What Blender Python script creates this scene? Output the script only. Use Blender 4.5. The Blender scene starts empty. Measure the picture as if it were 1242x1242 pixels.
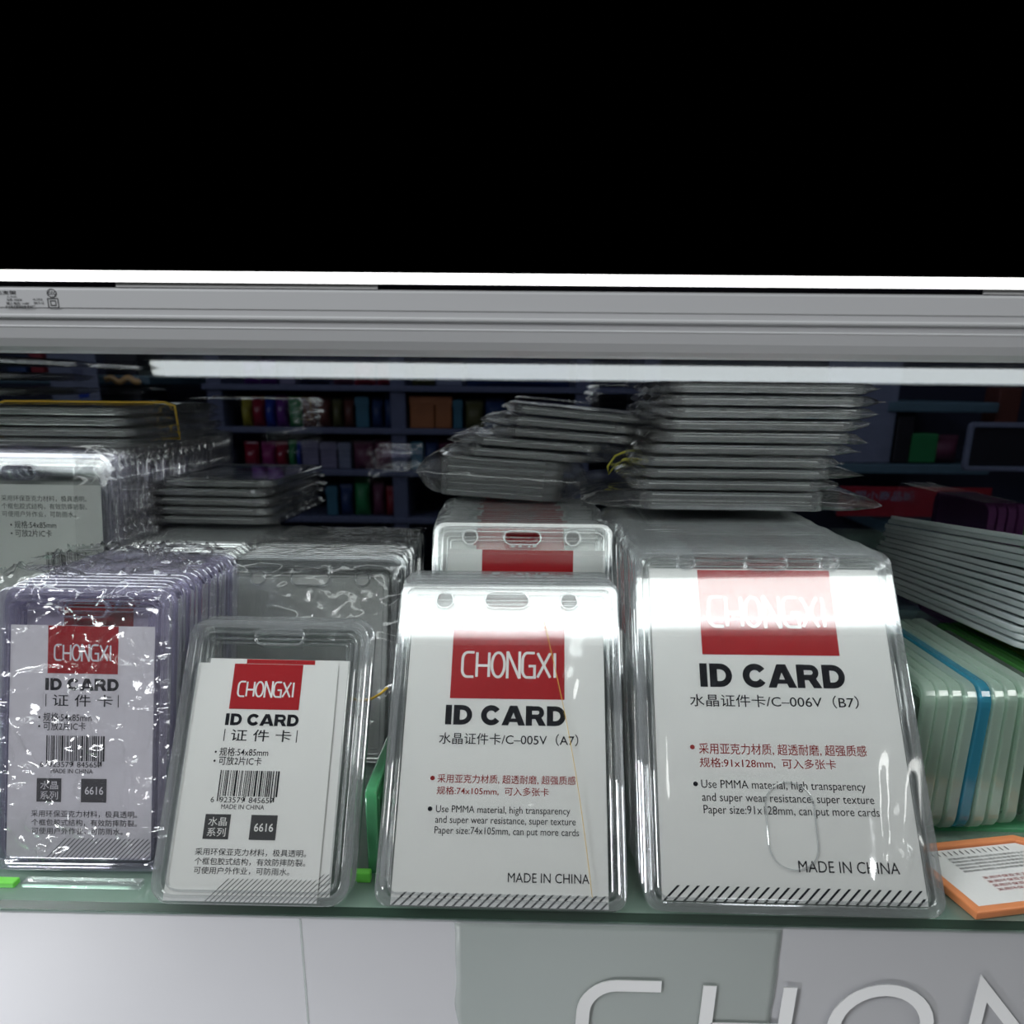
import bpy, bmesh, math, random
from mathutils import Vector, Matrix, noise

R = math.radians
rnd = random.Random(11)
S = bpy.context.scene
COL = S.collection

# ------------------------------------------------------------------ camera, world, exposure, lights
CAM = Vector((0, -0.2374, 0.1658))
ROT = Matrix.Rotation(R(1.0), 3, 'Z') @ Matrix.Rotation(R(72.5), 3, 'X') @ Matrix.Rotation(R(0.6), 3, 'Z')
cd = bpy.data.cameras.new('camera')
cd.sensor_width = 36
cd.lens = 36 * 1000 / 1242
cd.shift_y = 165 / 1242
cd.clip_start = 0.01
cd.dof.use_dof = True
cd.dof.focus_distance = 0.31
cd.dof.aperture_fstop = 18
cam = bpy.data.objects.new('camera', cd)
COL.objects.link(cam)
cam.matrix_world = Matrix.Translation(CAM) @ ROT.to_4x4()
S.camera = cam

world = bpy.data.worlds.new('world')
S.world = world
world.use_nodes = True
world.node_tree.nodes['Background'].inputs[0].default_value = (0, 0, 0, 1)
world.node_tree.nodes['Background'].inputs[1].default_value = 0

S.view_settings.view_transform = 'Standard'
S.view_settings.look = 'None'
S.view_settings.gamma = 1
S.view_settings.exposure = 0.0
try:
    S.cycles.transparent_max_bounces = 80
    S.cycles.max_bounces = 10
except Exception:
    pass

TUBE_LIGHT = 4.8        # radiance of the frosted LED tube in the batten
EDGE_GLOW = 2.2        # glow put on the upper shelf's edge for the bright strip there


def area(name, loc, target, sx, sy, power, color=(1, 1, 1), spread=180):
    ld = bpy.data.lights.new(name, 'AREA')
    ld.shape = 'RECTANGLE'
    ld.size, ld.size_y = sx, sy
    ld.energy = power
    ld.color = color
    ld.spread = R(spread)
    o = bpy.data.objects.new(name, ld)
    COL.objects.link(o)
    o.location = loc
    o.rotation_euler = (Vector(target) - Vector(loc)).to_track_quat('-Z', 'Y').to_euler()
    return o


area('side_fill', (-1.0, -0.85, 1.05), (0, 0, .06), 0.5, 0.3, 12.5, (0.96, 0.98, 1.0))  # added front fill from the left, no visible source
area('side_fill', (1.30, -0.90, 1.50), (.1, 0, .06), 0.5, 0.3, 4.5, (0.98, 1.0, 0.97))  # added from the right so the film folds catch bright streaks
area('hall_lamp', (0.25, -0.55, 2.3), (0.0, 0.0, 0), 1.6, 0.25, 5, (0.97, 1.0, 0.98))
area('fascia_fill', (-0.50, -0.35, -0.30), (-.20, 0, -.13), 0.30, 0.06, .21, (0.95, 0.96, 1.0), 42)  # added from below to brighten the left of the fascia
area('fascia_fill', (0.27, -0.40, -0.40), (.1, 0, -.03), 0.60, 0.25, .33, (0.97, 0.98, 1.0))  # added low in front so the silver capitals shine
area('background_fill', (-0.2, 0.55, 1.9), (0.1, 1.0, 0), 2.0, 0.3, 12, (0.9, 0.95, 1.0))  # added light for the goods beyond the glass


def ray(px, py):
    return (ROT @ Vector(((px - 621) / 1000, -(py - 786) / 1000, -1))).normalized()


def P(px, py, y):
    d = ray(px, py)
    return CAM + d * ((y - CAM.y) / d.y)


def PZ(px, py, z):
    d = ray(px, py)
    return CAM + d * ((z - CAM.z) / d.z)


# ------------------------------------------------------------------ materials
def newmat(name):
    m = bpy.data.materials.new(name)
    m.use_nodes = True
    nt = m.node_tree
    nt.nodes.clear()
    out = nt.nodes.new('ShaderNodeOutputMaterial')
    return m, nt, out


def solid(name, col, rough=0.5, metal=0.0, spec=0.5, emit=None, estr=0.0, grain=0.0, gscale=400):
    m, nt, out = newmat(name)
    b = nt.nodes.new('ShaderNodeBsdfPrincipled')
    b.inputs['Base Color'].default_value = (*col, 1)
    b.inputs['Roughness'].default_value = rough
    b.inputs['Metallic'].default_value = metal
    b.inputs['Specular IOR Level'].default_value = spec
    if emit:
        b.inputs['Emission Color'].default_value = (*emit, 1)
        b.inputs['Emission Strength'].default_value = estr
    if grain:
        tc = nt.nodes.new('ShaderNodeTexCoord')
        n = nt.nodes.new('ShaderNodeTexNoise')
        n.inputs['Scale'].default_value = gscale
        n.inputs['Detail'].default_value = 4
        nt.links.new(tc.outputs['Object'], n.inputs['Vector'])
        mr = nt.nodes.new('ShaderNodeMapRange')
        mr.inputs['To Min'].default_value = 1 - grain
        mr.inputs['To Max'].default_value = 1 + grain
        nt.links.new(n.outputs['Fac'], mr.inputs['Value'])
        mx = nt.nodes.new('ShaderNodeMix')
        mx.data_type = 'RGBA'
        mx.blend_type = 'MULTIPLY'
        mx.inputs['Factor'].default_value = 1
        mx.inputs[6].default_value = (*col, 1)
        nt.links.new(mr.outputs['Result'], mx.inputs[7])
        nt.links.new(mx.outputs[2], b.inputs['Base Color'])
    nt.links.new(b.outputs[0], out.inputs[0])
    return m


def plastic(name, tint=(1, 1, 1), haze=0.03, hcol=(.8, .8, .8), f0=0.045, f1=0.7, power=3.0, rough=0.02,
            bump=0.0, bscale=120, bdist=0.002, stretch=(1, 1, 1)):
    """clear sheet plastic: straight-through tint + a little haze + a mirror-like skin."""
    m, nt, out = newmat(name)
    L = nt.links.new
    tr = nt.nodes.new('ShaderNodeBsdfTransparent')
    tr.inputs[0].default_value = (*tint, 1)
    df = nt.nodes.new('ShaderNodeBsdfDiffuse')
    df.inputs[0].default_value = (*hcol, 1)
    tl = nt.nodes.new('ShaderNodeBsdfTranslucent')
    tl.inputs[0].default_value = (*hcol, 1)
    hz = nt.nodes.new('ShaderNodeMixShader')
    hz.inputs[0].default_value = 0.4
    L(df.outputs[0], hz.inputs[1])
    L(tl.outputs[0], hz.inputs[2])
    m1 = nt.nodes.new('ShaderNodeMixShader')
    m1.inputs[0].default_value = haze
    L(tr.outputs[0], m1.inputs[1])
    L(hz.outputs[0], m1.inputs[2])
    gl = nt.nodes.new('ShaderNodeBsdfGlossy')
    gl.inputs['Roughness'].default_value = rough
    gl.inputs['Color'].default_value = (1, 1, 1, 1)
    lw = nt.nodes.new('ShaderNodeLayerWeight')
    lw.inputs['Blend'].default_value = 0.5
    pw = nt.nodes.new('ShaderNodeMath')
    pw.operation = 'POWER'
    pw.inputs[1].default_value = power
    L(lw.outputs['Facing'], pw.inputs[0])
    ml = nt.nodes.new('ShaderNodeMath')
    ml.operation = 'MULTIPLY_ADD'
    ml.inputs[1].default_value = f1
    ml.inputs[2].default_value = f0
    ml.use_clamp = True
    L(pw.outputs[0], ml.inputs[0])
    m2 = nt.nodes.new('ShaderNodeMixShader')
    L(ml.outputs[0], m2.inputs[0])
    L(m1.outputs[0], m2.inputs[1])
    L(gl.outputs[0], m2.inputs[2])
    if bump:
        tc = nt.nodes.new('ShaderNodeTexCoord')
        mp = nt.nodes.new('ShaderNodeMapping')
        mp.inputs['Scale'].default_value = stretch
        L(tc.outputs['Object'], mp.inputs['Vector'])
        n = nt.nodes.new('ShaderNodeTexNoise')
        n.noise_type = 'RIDGED_MULTIFRACTAL'
        n.inputs['Scale'].default_value = bscale
        n.inputs['Detail'].default_value = 3
        n.inputs['Distortion'].default_value = 0.6
        L(mp.outputs[0], n.inputs['Vector'])
        bp = nt.nodes.new('ShaderNodeBump')
        bp.inputs['Strength'].default_value = bump
        bp.inputs['Distance'].default_value = bdist
        L(n.outputs['Fac'], bp.inputs['Height'])
        L(bp.outputs[0], gl.inputs['Normal'])
    L(m2.outputs[0], out.inputs[0])
    return m


M = {}
M['paper'] = solid('white_card', (.82, .82, .81), .6, spec=.1, grain=.02, gscale=900)
M['blank'] = solid('grey_backing', (.50, .51, .50), .6, grain=.04, gscale=90)
M['ink'] = solid('black_ink', (.010, .011, .017), .6, spec=.08)
M['red'] = solid('red_ink', (.42, .016, .022), .6, spec=.1)
M['redink'] = solid('red_text_ink', (.33, .03, .03), .6, spec=.1)
M['grey'] = solid('dark_grey_ink', (.07, .07, .075), .6, spec=.1)
M['plate'] = plastic('clear_plate', (.985, .99, .988), .008, f0=.07)
M['plate_soft'] = plastic('clear_plate_soft', (.985, .99, .988), .006, f0=.010)
M['rim_soft'] = plastic('clear_rim_soft', (.95, .955, .96), .09, (.84, .86, .88), .10, .8, 2.0, .035)
M['rim'] = plastic('clear_rim', (.93, .94, .945), .18, (.84, .86, .88), .12, .85, 1.9, .035)
M['rim_side'] = plastic('clear_edge', (.88, .95, .91), .36, (.76, .88, .80), .06, .35, 2.5, .06)
M['plate_side'] = plastic('clear_side_plate', (.96, .98, .965), .05, (.8, .9, .82), .04, .3, 3, .04)
M['rim_violet'] = plastic('violet_clear_rim', (.92, .91, .965), .18, (.78, .76, .90), .12, .85, 1.9, .035)
M['plate_violet'] = plastic('violet_clear_plate', (.965, .96, .985), .008)
M['film'] = plastic('thin_film', (.985, .985, .985), .085, f0=.05, f1=.7, power=2.5, rough=.10, bump=.6, bscale=70, bdist=.004)
M['smooth_film'] = plastic('smooth_film', (.992, .992, .992), .003, f0=.06, f1=.5, power=3, rough=.12)
M['wrap'] = plastic('crinkled_wrap', (.97, .97, .975), .05, f0=.05, f1=.7, power=2.2, rough=.12, bump=.9, bscale=75, bdist=.005)
M['frost'] = plastic('frosted_plastic', (.88, .92, .91), .55, (.92, .96, .97), .05, .5, 3, .25)
M['mint'] = plastic('mint_plastic', (.45, .85, .60), .45, (.25, .72, .42), .05, .5, 3, .1)
M['lime'] = solid('lime_plastic', (.22, .85, .10), .35)
M['blue'] = plastic('blue_plastic', (.35, .70, .85), .45, (.10, .50, .68), .06, .5, 3, .1)
M['teal'] = plastic('teal_plastic', (.10, .55, .50), .6, (.02, .42, .38), .05, .5, 3, .1)
M['yellowgreen'] = plastic('yellow_green_plastic', (.55, .7, .15), .6, (.42, .55, .06), .05, .5, 3, .1)
M['green'] = plastic('green_plastic', (.35, .75, .35), .55, (.18, .55, .16), .05, .5, 3, .1)
M['purple'] = plastic('purple_plastic', (.45, .25, .45), .6, (.28, .10, .28), .06, .5, 3, .1)
M['orange'] = solid('orange_plastic', (.85, .30, .12), .35)
M['rubber'] = solid('yellow_rubber', (.62, .40, .04), .5)
M['olive_rubber'] = solid('olive_rubber', (.45, .42, .05), .5)
M['batten'] = solid('pale_grey_coated_metal', (.80, .81, .83), .32, spec=.5)
M['black'] = solid('gap_black', (.012, .01, .02), .6)  # painted darkness of the gap under the upper shelf
M['white'] = solid('white_plastic', (.82, .82, .82), .4)
M['underside'] = solid('dark_underside', (.02, .02, .025), .6)
M['edge'] = solid('glow_edge', (.9, .9, .9), .4, emit=(1, 1, 1), estr=EDGE_GLOW)  # emission painted on the shelf edge, which is no lamp
M['tube'] = solid('lit_tube', (.9, .9, .9), .3, emit=(.93, 1.0, .98), estr=TUBE_LIGHT)
M['tubecap'] = solid('tube_end_cap', (.55, .55, .6), .4)
M['fascia'] = solid('white_fascia', (.64, .645, .67), .38, spec=.4, grain=.03, gscale=30)
M['patch'] = plastic('grey_sheet_plastic', (.88, .91, .89), .40, (.82, .86, .84), .04, .4, 3, .25)
M['silver'] = solid('brushed_silver', (.93, .94, .94), .30, metal=.7)
M['shelfglass'] = plastic('green_shelf_glass', (.80, .92, .85), .34, (.62, .76, .68), .05, .8, 4, .03)
M['glassedge'] = plastic('green_glass_edge', (.16, .25, .20), .30, (.09, .14, .11), .02, .08, 3, .3)
M['backglass'] = plastic('tinted_back_glass', (.52, .54, .60), 0.0, f0=.092, f1=.75, power=4, rough=0.0)


# ------------------------------------------------------------------ mesh building
class MB:
    def __init__(s):
        s.v, s.f, s.m, s.sm = [], [], [], []

    def add(s, verts, faces, mi=0, mat=None, smooth=False):
        o = len(s.v)
        for p in verts:
            p = Vector(p)
            s.v.append(tuple(mat @ p) if mat else tuple(p))
        for f in faces:
            s.f.append([i + o for i in f])
            s.m.append(mi)
            s.sm.append(smooth)
        return s

    def mesh(s, me, mi=0, mat=None, smooth=False):
        return s.add([v.co for v in me.vertices], [list(p.vertices) for p in me.polygons], mi, mat, smooth)

    def box(s, x0, x1, y0, y1, z0, z1, mi=0, mat=None):
        v = [(x0, y0, z0), (x1, y0, z0), (x1, y1, z0), (x0, y1, z0), (x0, y0, z1), (x1, y0, z1), (x1, y1, z1), (x0, y1, z1)]
        f = [(0, 3, 2, 1), (4, 5, 6, 7), (0, 1, 5, 4), (1, 2, 6, 5), (2, 3, 7, 6), (3, 0, 4, 7)]
        return s.add(v, f, mi, mat)

    def rbox(s, x0, x1, y0, y1, z0, z1, r, mi=0, mat=None, seg=2):
        bm = bmesh.new()
        bmesh.ops.create_cube(bm, size=1)
        for v in bm.verts:
            v.co = Vector(((x0 + x1) / 2 + v.co.x * (x1 - x0), (y0 + y1) / 2 + v.co.y * (y1 - y0), (z0 + z1) / 2 + v.co.z * (z1 - z0)))
        bmesh.ops.bevel(bm, geom=bm.edges[:], offset=r, segments=seg, affect='EDGES', profile=.5)
        bm.verts.ensure_lookup_table()
        for i, v in enumerate(bm.verts):
            v.index = i
        s.add([v.co.copy() for v in bm.verts], [[v.index for v in f.verts] for f in bm.faces], mi, mat, False)
        bm.free()
        return s

    def tube(s, pts, r, mi=0, n=8, closed=False, cap=True):
        pts = [Vector(p) for p in pts]
        k = len(pts)
        rings = []
        up = Vector((0.13, 0.21, 0.97))
        for i in range(k):
            a = pts[(i - 1) % k] if (closed or i > 0) else pts[i]
            b = pts[(i + 1) % k] if (closed or i < k - 1) else pts[i]
            t = (b - a).normalized()
            u = t.cross(up).normalized()
            w = u.cross(t)
            rings.append([pts[i] + (u * math.cos(2 * math.pi * j / n) + w * math.sin(2 * math.pi * j / n)) * r for j in range(n)])
        vs = [p for rg in rings for p in rg]
        fs = []
        for i in range(k if closed else k - 1):
            for j in range(n):
                a, b = i * n + j, i * n + (j + 1) % n
                c, d = ((i + 1) % k) * n + (j + 1) % n, ((i + 1) % k) * n + j
                fs.append((a, b, c, d))
        if cap and not closed:
            fs.append(tuple(range(n))[::-1])
            fs.append(tuple((k - 1) * n + j for j in range(n)))
        return s.add(vs, fs, mi, None, True)

    def data(s, name, mats):
        me = bpy.data.meshes.new(name)
        me.from_pydata(s.v, [], s.f)
        for m in mats:
            me.materials.append(M[m] if isinstance(m, str) else m)
        me.polygons.foreach_set('material_index', s.m)
        me.polygons.foreach_set('use_smooth', s.sm)
        me.update()
        return me


def link(name, me, parent=None, mw=None):
    o = bpy.data.objects.new(name, me)
    COL.objects.link(o)
    if parent:
        o.parent = parent
    if mw is not None:
        o.matrix_world = mw
    return o


def tag(o, label=None, cat=None, group=None, kind=None):
    if label: o['label'] = label
    if cat: o['category'] = cat
    if group: o['group'] = group
    if kind: o['kind'] = kind
    return o


def empty(name, mw=None):
    o = bpy.data.objects.new(name, None)
    o.empty_display_size = 0.01
    COL.objects.link(o)
    if mw is not None:
        o.matrix_world = mw
    return o


def dup(root, mw, label=None, group=None, name=None):
    r = root.copy()
    COL.objects.link(r)
    r.matrix_world = mw
    if label: r['label'] = label
    if group: r['group'] = group
    for ch in list(root.children):
        c = ch.copy()
        COL.objects.link(c)
        c.parent = r
        for g in list(ch.children):
            d = g.copy()
            COL.objects.link(d)
            d.parent = c
    return r


def rr(x0, x1, z0, z1, r, n=6):
    pts = []
    for cx, cz, a0 in ((x1 - r, z1 - r, 0), (x0 + r, z1 - r, 90), (x0 + r, z0 + r, 180), (x1 - r, z0 + r, 270)):
        for i in range(n + 1):
            a = R(a0 + 90 * i / n)
            pts.append((cx + r * math.cos(a), cz + r * math.sin(a)))
    return pts


XZ = Matrix(((1, 0, 0, 0), (0, 0, -1, 0), (0, 1, 0, 0), (0, 0, 0, 1)))     # curve plane -> upright, facing -y


def plate2d(outer, holes, th, bev):
    """flat plate with holes, in the xz plane, centred on y = 0, edges rounded."""
    k = 1000.0
    c = bpy.data.curves.new('t', 'CURVE')
    c.dimensions = '2D'
    c.fill_mode = 'BOTH'
    c.extrude = max(th / 2 - bev, 0) * k
    c.bevel_depth = bev * k
    c.bevel_resolution = 1
    c.offset = -bev * k
    for loop in [outer] + list(holes):
        sp = c.splines.new('POLY')
        sp.points.add(len(loop) - 1)
        for p, q in zip(sp.points, loop):
            p.co = (q[0] * k, q[1] * k, 0, 1)
        sp.use_cyclic_u = True
    o = bpy.data.objects.new('t', c)
    COL.objects.link(o)
    dg = bpy.context.evaluated_depsgraph_get()
    me = bpy.data.meshes.new_from_object(o.evaluated_get(dg))
    bpy.data.objects.remove(o)
    me.transform(XZ @ Matrix.Scale(1 / k, 4))
    return me


_tc = {}


def text_mesh(body, bold):
    key = (body, bold)
    if key not in _tc:
        c = bpy.data.curves.new('t', 'FONT')
        c.body = body
        c.offset = bold
        c.resolution_u = 3
        c.fill_mode = 'FRONT'
        o = bpy.data.objects.new('t', c)
        COL.objects.link(o)
        dg = bpy.context.evaluated_depsgraph_get()
        me = bpy.data.meshes.new_from_object(o.evaluated_get(dg))
        bpy.data.objects.remove(o)
        xs = [v.co.x for v in me.vertices]
        ys = [v.co.y for v in me.vertices]
        _tc[key] = (me, min(xs), max(xs), min(ys), max(ys))
    return _tc[key]


def text(mb, body, x0, z0, x1, z1, y, mi, bold=0.0, mirror=False):
    me, a, b, c, d = text_mesh(body, bold)
    sx, sz = (x1 - x0) / (b - a), (z1 - z0) / (d - c)
    vs = [(x0 + (v.co.x - a) * sx, y, z0 + (v.co.y - c) * sz) for v in me.vertices]
    mb.add(vs, [list(p.vertices) for p in me.polygons], mi)


def stroke(mb, pts, w, y, mi, closed=False, depth=0.0):
    pts = [Vector(p) for p in pts]
    k = len(pts)
    A, B = [], []
    for i in range(k):
        if closed:
            p, q = pts[(i - 1) % k], pts[(i + 1) % k]
        else:
            p, q = pts[max(i - 1, 0)], pts[min(i + 1, k - 1)]
        d1 = (pts[i] - p).normalized() if (pts[i] - p).length > 1e-12 else (q - pts[i]).normalized()
        d2 = (q - pts[i]).normalized() if (q - pts[i]).length > 1e-12 else d1
        n1, n2 = Vector((-d1.y, d1.x)), Vector((-d2.y, d2.x))
        n = (n1 + n2)
        n = n.normalized() if n.length > 1e-6 else n1
        s = min(1 / max(n.dot(n1), .3), 2.6) * w / 2
        A.append(pts[i] + n * s)
        B.append(pts[i] - n * s)
    vs = [(p.x, y, p.y) for p in A] + [(p.x, y, p.y) for p in B]
    fs = []
    rng = range(k if closed else k - 1)
    for i in rng:
        j = (i + 1) % k
        fs.append((i, k + i, k + j, j))
    if depth:
        vs += [(p.x, y + depth, p.y) for p in A] + [(p.x, y + depth, p.y) for p in B]
        for i in rng:
            j = (i + 1) % k
            fs.append((i, j, 2 * k + j, 2 * k + i))
            fs.append((k + j, k + i, 3 * k + i, 3 * k + j))
        if not closed:
            fs.append((0, 2 * k, 3 * k, k))
            fs.append((k - 1, 2 * k - 1, 4 * k - 1, 3 * k - 1))
    mb.add(vs, fs, mi)


def arc(cx, cz, rx, rz, a0, a1, n=8):
    return [(cx + rx * math.cos(R(a0 + (a1 - a0) * i / n)), cz + rz * math.sin(R(a0 + (a1 - a0) * i / n))) for i in range(n + 1)]


def letter(ch, w):
    """strokes of the logo's thin round-cornered capitals in a w x 1 box -> [(points, closed)]"""
    if ch == 'C':
        return [([(w, 1)] + arc(w * .45, .72, w * .45, .28, 90, 180) + arc(w * .45, .28, w * .45, .28, 180, 270) + [(w, 0)], False)]
    if ch == 'H':
        return [([(0, 0), (0, 1)], False), ([(w, 0), (w, 1)], False), ([(0, .46), (w, .46)], False)]
    if ch == 'O':
        return [(arc(w / 2, .5, w / 2, .5, 0, 360, 32)[:-1], True)]
    if ch == 'N':
        return [([(0, 0), (0, 1), (w, 0), (w, 1)], False)]
    if ch == 'G':
        return [([(w, 1)] + arc(w * .4, .66, w * .4, .34, 90, 180) + arc(w * .4, .3, w * .4, .3, 180, 270) + [(w, 0), (w, .46), (w * .5, .46)], False)]
    if ch == 'X':
        return [([(0, 0), (w, 1)], False), ([(0, 1), (w, 0)], False)]
    return [([(0, 0), (0, 1)], False)]


LOGO = (('C', .42), ('H', .44), ('O', .46), ('N', .44), ('G', .44), ('X', .46), ('I', 0))


def headline(mb, x0, z0, x1, z1, y, mi):
    """the heavy capitals ID CARD, built of broad strokes"""
    h = z1 - z0
    w = .30 * h
    u = (x1 - x0) / 5.86
    t = w * .84

    def leg(xa, xb, za, zb, ww, yy):
        mb.add([(xa, yy, za), (xa + ww, yy, za), (xb + ww, yy, zb), (xb, yy, zb)], [(0, 1, 2, 3)], mi)

    def bowl(cx, bw, za, zb, wd):
        r = (zb - za) / 2
        return [(cx, zb)] + arc(cx + bw - r * .95, (za + zb) / 2, r * .95, r, 90, -90, 10) + [(cx, za)]

    def D(x):
        stroke(mb, [(x + w / 2, z0), (x + w / 2, z1)], w, y, mi)
        stroke(mb, bowl(x + w * .6, .93 * u - w * .6 - w / 2, z0 + t / 2 - .0, z1 - t / 2, w), t, y - .006, mi)

    stroke(mb, [(x0 + w / 2, z0), (x0 + w / 2, z1)], w, y, mi)
    x = x0 + .40 * u
    D(x)
    x += 1.36 * u
    x -= .04 * u
    cw = 1.02 * u
    stroke(mb, arc(x + cw / 2, (z0 + z1) / 2, cw / 2 - w / 2, h / 2 - t / 2, 34, 326, 22), (w + t) / 2, y, mi)
    x += 1.05 * u
    aw = 1.08 * u
    leg(x - .03 * u, x + aw / 2 - w * .60, z0, z1, w * 1.06, y)
    leg(x + aw + .03 * u - w * 1.06, x + aw / 2 - w * .46, z0, z1, w * 1.06, y - .006)
    stroke(mb, [(x + aw * .25, z0 + h * .26), (x + aw * .75, z0 + h * .26)], t * .7, y - .012, mi)
    x += 1.14 * u
    stroke(mb, [(x + w / 2, z0), (x + w / 2, z1)], w, y, mi)
    stroke(mb, bowl(x + w * .6, .92 * u - w * 1.1, z0 + h * .40 + t * .2, z1 - t / 2, w), t * .92, y - .006, mi)
    leg(x + .98 * u - w * 1.12, x + .40 * u, z0, z0 + h * .45, w * 1.12, y - .012)
    x = x1 - .93 * u
    D(x)


def logo(mb, x0, z0, x1, z1, y, mi, w):
    gap = .105
    tot = sum(a for _, a in LOGO) + gap * 6 + .06
    sx, sz = (x1 - x0 - w) / tot, (z1 - z0 - w)
    x = x0 + w / 2
    for ch, a in LOGO:
        sts = letter(ch, a * sx)
        if ch == 'N':
            q = a * sx
            sts = [([(0, -w / 2 / sz), (0, 1 + w / 2 / sz)], False), ([(0, 1 + w / 2 / sz), (q, -w / 2 / sz)], False), ([(q, -w / 2 / sz), (q, 1 + w / 2 / sz)], False)]
        for k, (pts, cl) in enumerate(sts):
            stroke(mb, [(x + p[0], z0 + w / 2 + p[1] * sz) for p in pts], w, y - .008 * k, mi, cl)
        x += (a + gap + (.06 if ch == 'X' else 0)) * sx


# ------------------------------------------------------------------ printed inserts (millimetres, origin bottom left)
def paper_base(mb, w, h):
    mb.box(0, w, 0, .25, 0, h, 0)


def rect(mb, x0, z0, x1, z1, y, mi):
    mb.add([(x0, y, z0), (x1, y, z0), (x1, y, z1), (x0, y, z1)], [(0, 1, 2, 3)], mi)


def slashes(mb, x0, x1, z0, z1, n, t, y, mi, slant=1.0):
    h = z1 - z0
    p = (x1 - x0) / n
    for i in range(n):
        a = x0 + i * p
        b = a + h * slant
        zt = z1
        if b + t > x1:
            f = max((x1 - t - a) / max(b - a, 1e-6), 0)
            b = a + (b - a) * f
            zt = z0 + h * f
        if zt - z0 > .2:
            mb.add([(a, y, z0), (a + t, y, z0), (b + t, y, zt), (b, y, zt)], [(0, 1, 2, 3)], mi)


def finish(mb, name, dx, dy, dz, sx=1, sz=1):
    for i, p in enumerate(mb.v):
        mb.v[i] = (p[0] * sx / 1000 + dx, p[1] / 1000 + dy, p[2] * sz / 1000 + dz)
    return mb.data(name, ['paper', 'ink', 'red', 'redink', 'grey'])


Y1, Y2 = -.08, -.14


def big_insert(name, w, h, code, size1, size2, B):
    mb = MB()
    paper_base(mb, w, h)
    rect(mb, *B['red'], Y1, 2)
    logo(mb, *B['logo'], Y2, 0, B['lw'])
    headline(mb, *B['idcard'], Y1, 1)
    text(mb, '水晶证件卡/C–' + code, *B['sub'], Y1, 1, .004)
    text(mb, '采用亚克力材质, 超透耐磨, 超强质感', *B['r1'], Y1, 3, .004)
    text(mb, '规格:' + size1 + 'mm,  可入多张卡', *B['r2'], Y1, 3, .004)
    text(mb, 'Use PMMA material, high transparency', *B['u1'], Y1, 1)
    text(mb, 'and super wear resistance, super texture', *B['u2'], Y1, 1)
    text(mb, 'Paper size:' + size1 + 'mm, can put more cards', *B['u3'], Y1, 1)
    text(mb, 'MADE IN CHINA', *B['made'], Y1, 1)
    for k, mi in (('b1', 3), ('b2', 1)):
        x0, z0, x1, z1 = B[k]
        cx, cz, r = (x0 + x1) / 2, (z0 + z1) / 2, (x1 - x0) / 2
        mb.add([(cx + r * math.cos(i * .5236), Y1, cz + r * math.sin(i * .5236)) for i in range(12)], [tuple(range(12))], mi)
    slashes(mb, *B['str'], Y1, 1)
    return mb


def id_insert(tw):
    mb = MB()
    w, h = 51, 83
    paper_base(mb, w, h)
    rect(mb, 13.3, 65.9, 38.2, 82.9, Y1, 2)
    logo(mb, 15.4, 70.3, 35.8, 76.4, Y2, 0, .62)
    headline(mb, 12.6, 59.9, 38.7, 64.2, Y1, 1)
    text(mb, '证 件 卡', 15.3, 54.2, 36.6, 58.5, Y1, 1, .004)
    rect(mb, 12.8, 54.1, 13.1, 58.5, Y1, 1)
    rect(mb, 38.4, 54.1, 38.7, 58.5, Y1, 1)
    text(mb, '• 规格:54x85mm', 10.4, 48.8, 29.2, 51.9, Y1, 1, .004)
    text(mb, '• 可放2片IC卡', 10.4, 45.6, 27.2, 48.7, Y1, 1, .004)
    q = random.Random(5)
    x = 13.4
    i = 0
    while x < 34.0:
        b = q.choice((.22, .22, .4, .62))
        z0 = 33.0 if i in (0, 1, 13, 14, 27, 28) else 34.8
        rect(mb, x, z0, min(x + b, 34.5), 43.8, Y1, 1)
        x += b + q.choice((.22, .3, .42, .6))
        i += 1
    text(mb, '6', 11.3, 32.6, 12.5, 34.5, Y1, 1)
    text(mb, '923579', 14.4, 32.6, 22.9, 34.5, Y1, 1)
    text(mb, '845657', 24.4, 32.6, 33.0, 34.5, Y1, 1)
    text(mb, 'MADE IN CHINA', 15.2, 30.4, 30.0, 32.0, Y1, 1)
    rect(mb, 10.3, 20.2, 19.0, 28.6, Y1, 4)
    rect(mb, 26.0, 20.2, 35.0, 28.6, Y1, 4)
    text(mb, '水晶', 11.6, 24.7, 17.9, 27.6, Y2, 0)
    text(mb, '系列', 11.6, 21.1, 17.9, 24.0, Y2, 0)
    text(mb, '6616', 27.4, 23.0, 33.9, 25.8, Y2, 0, .01)
    text(mb, '采用环保亚克力材料，极具透明。', 8.5, 14.8, 46.0, 17.2, Y1, 1)
    text(mb, '个框包胶式结构，有效防摔防裂。', 8.7, 11.7, 46.0, 14.1, Y1, 1)
    text(mb, '可使用户外作业，可防雨水。', 8.9, 8.7, 41.0, 11.1, Y1, 1)
    slashes(mb, 13.8, 51, -0.0, 7.4, 23, .36, Y1, 4, .95)
    return mb


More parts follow.
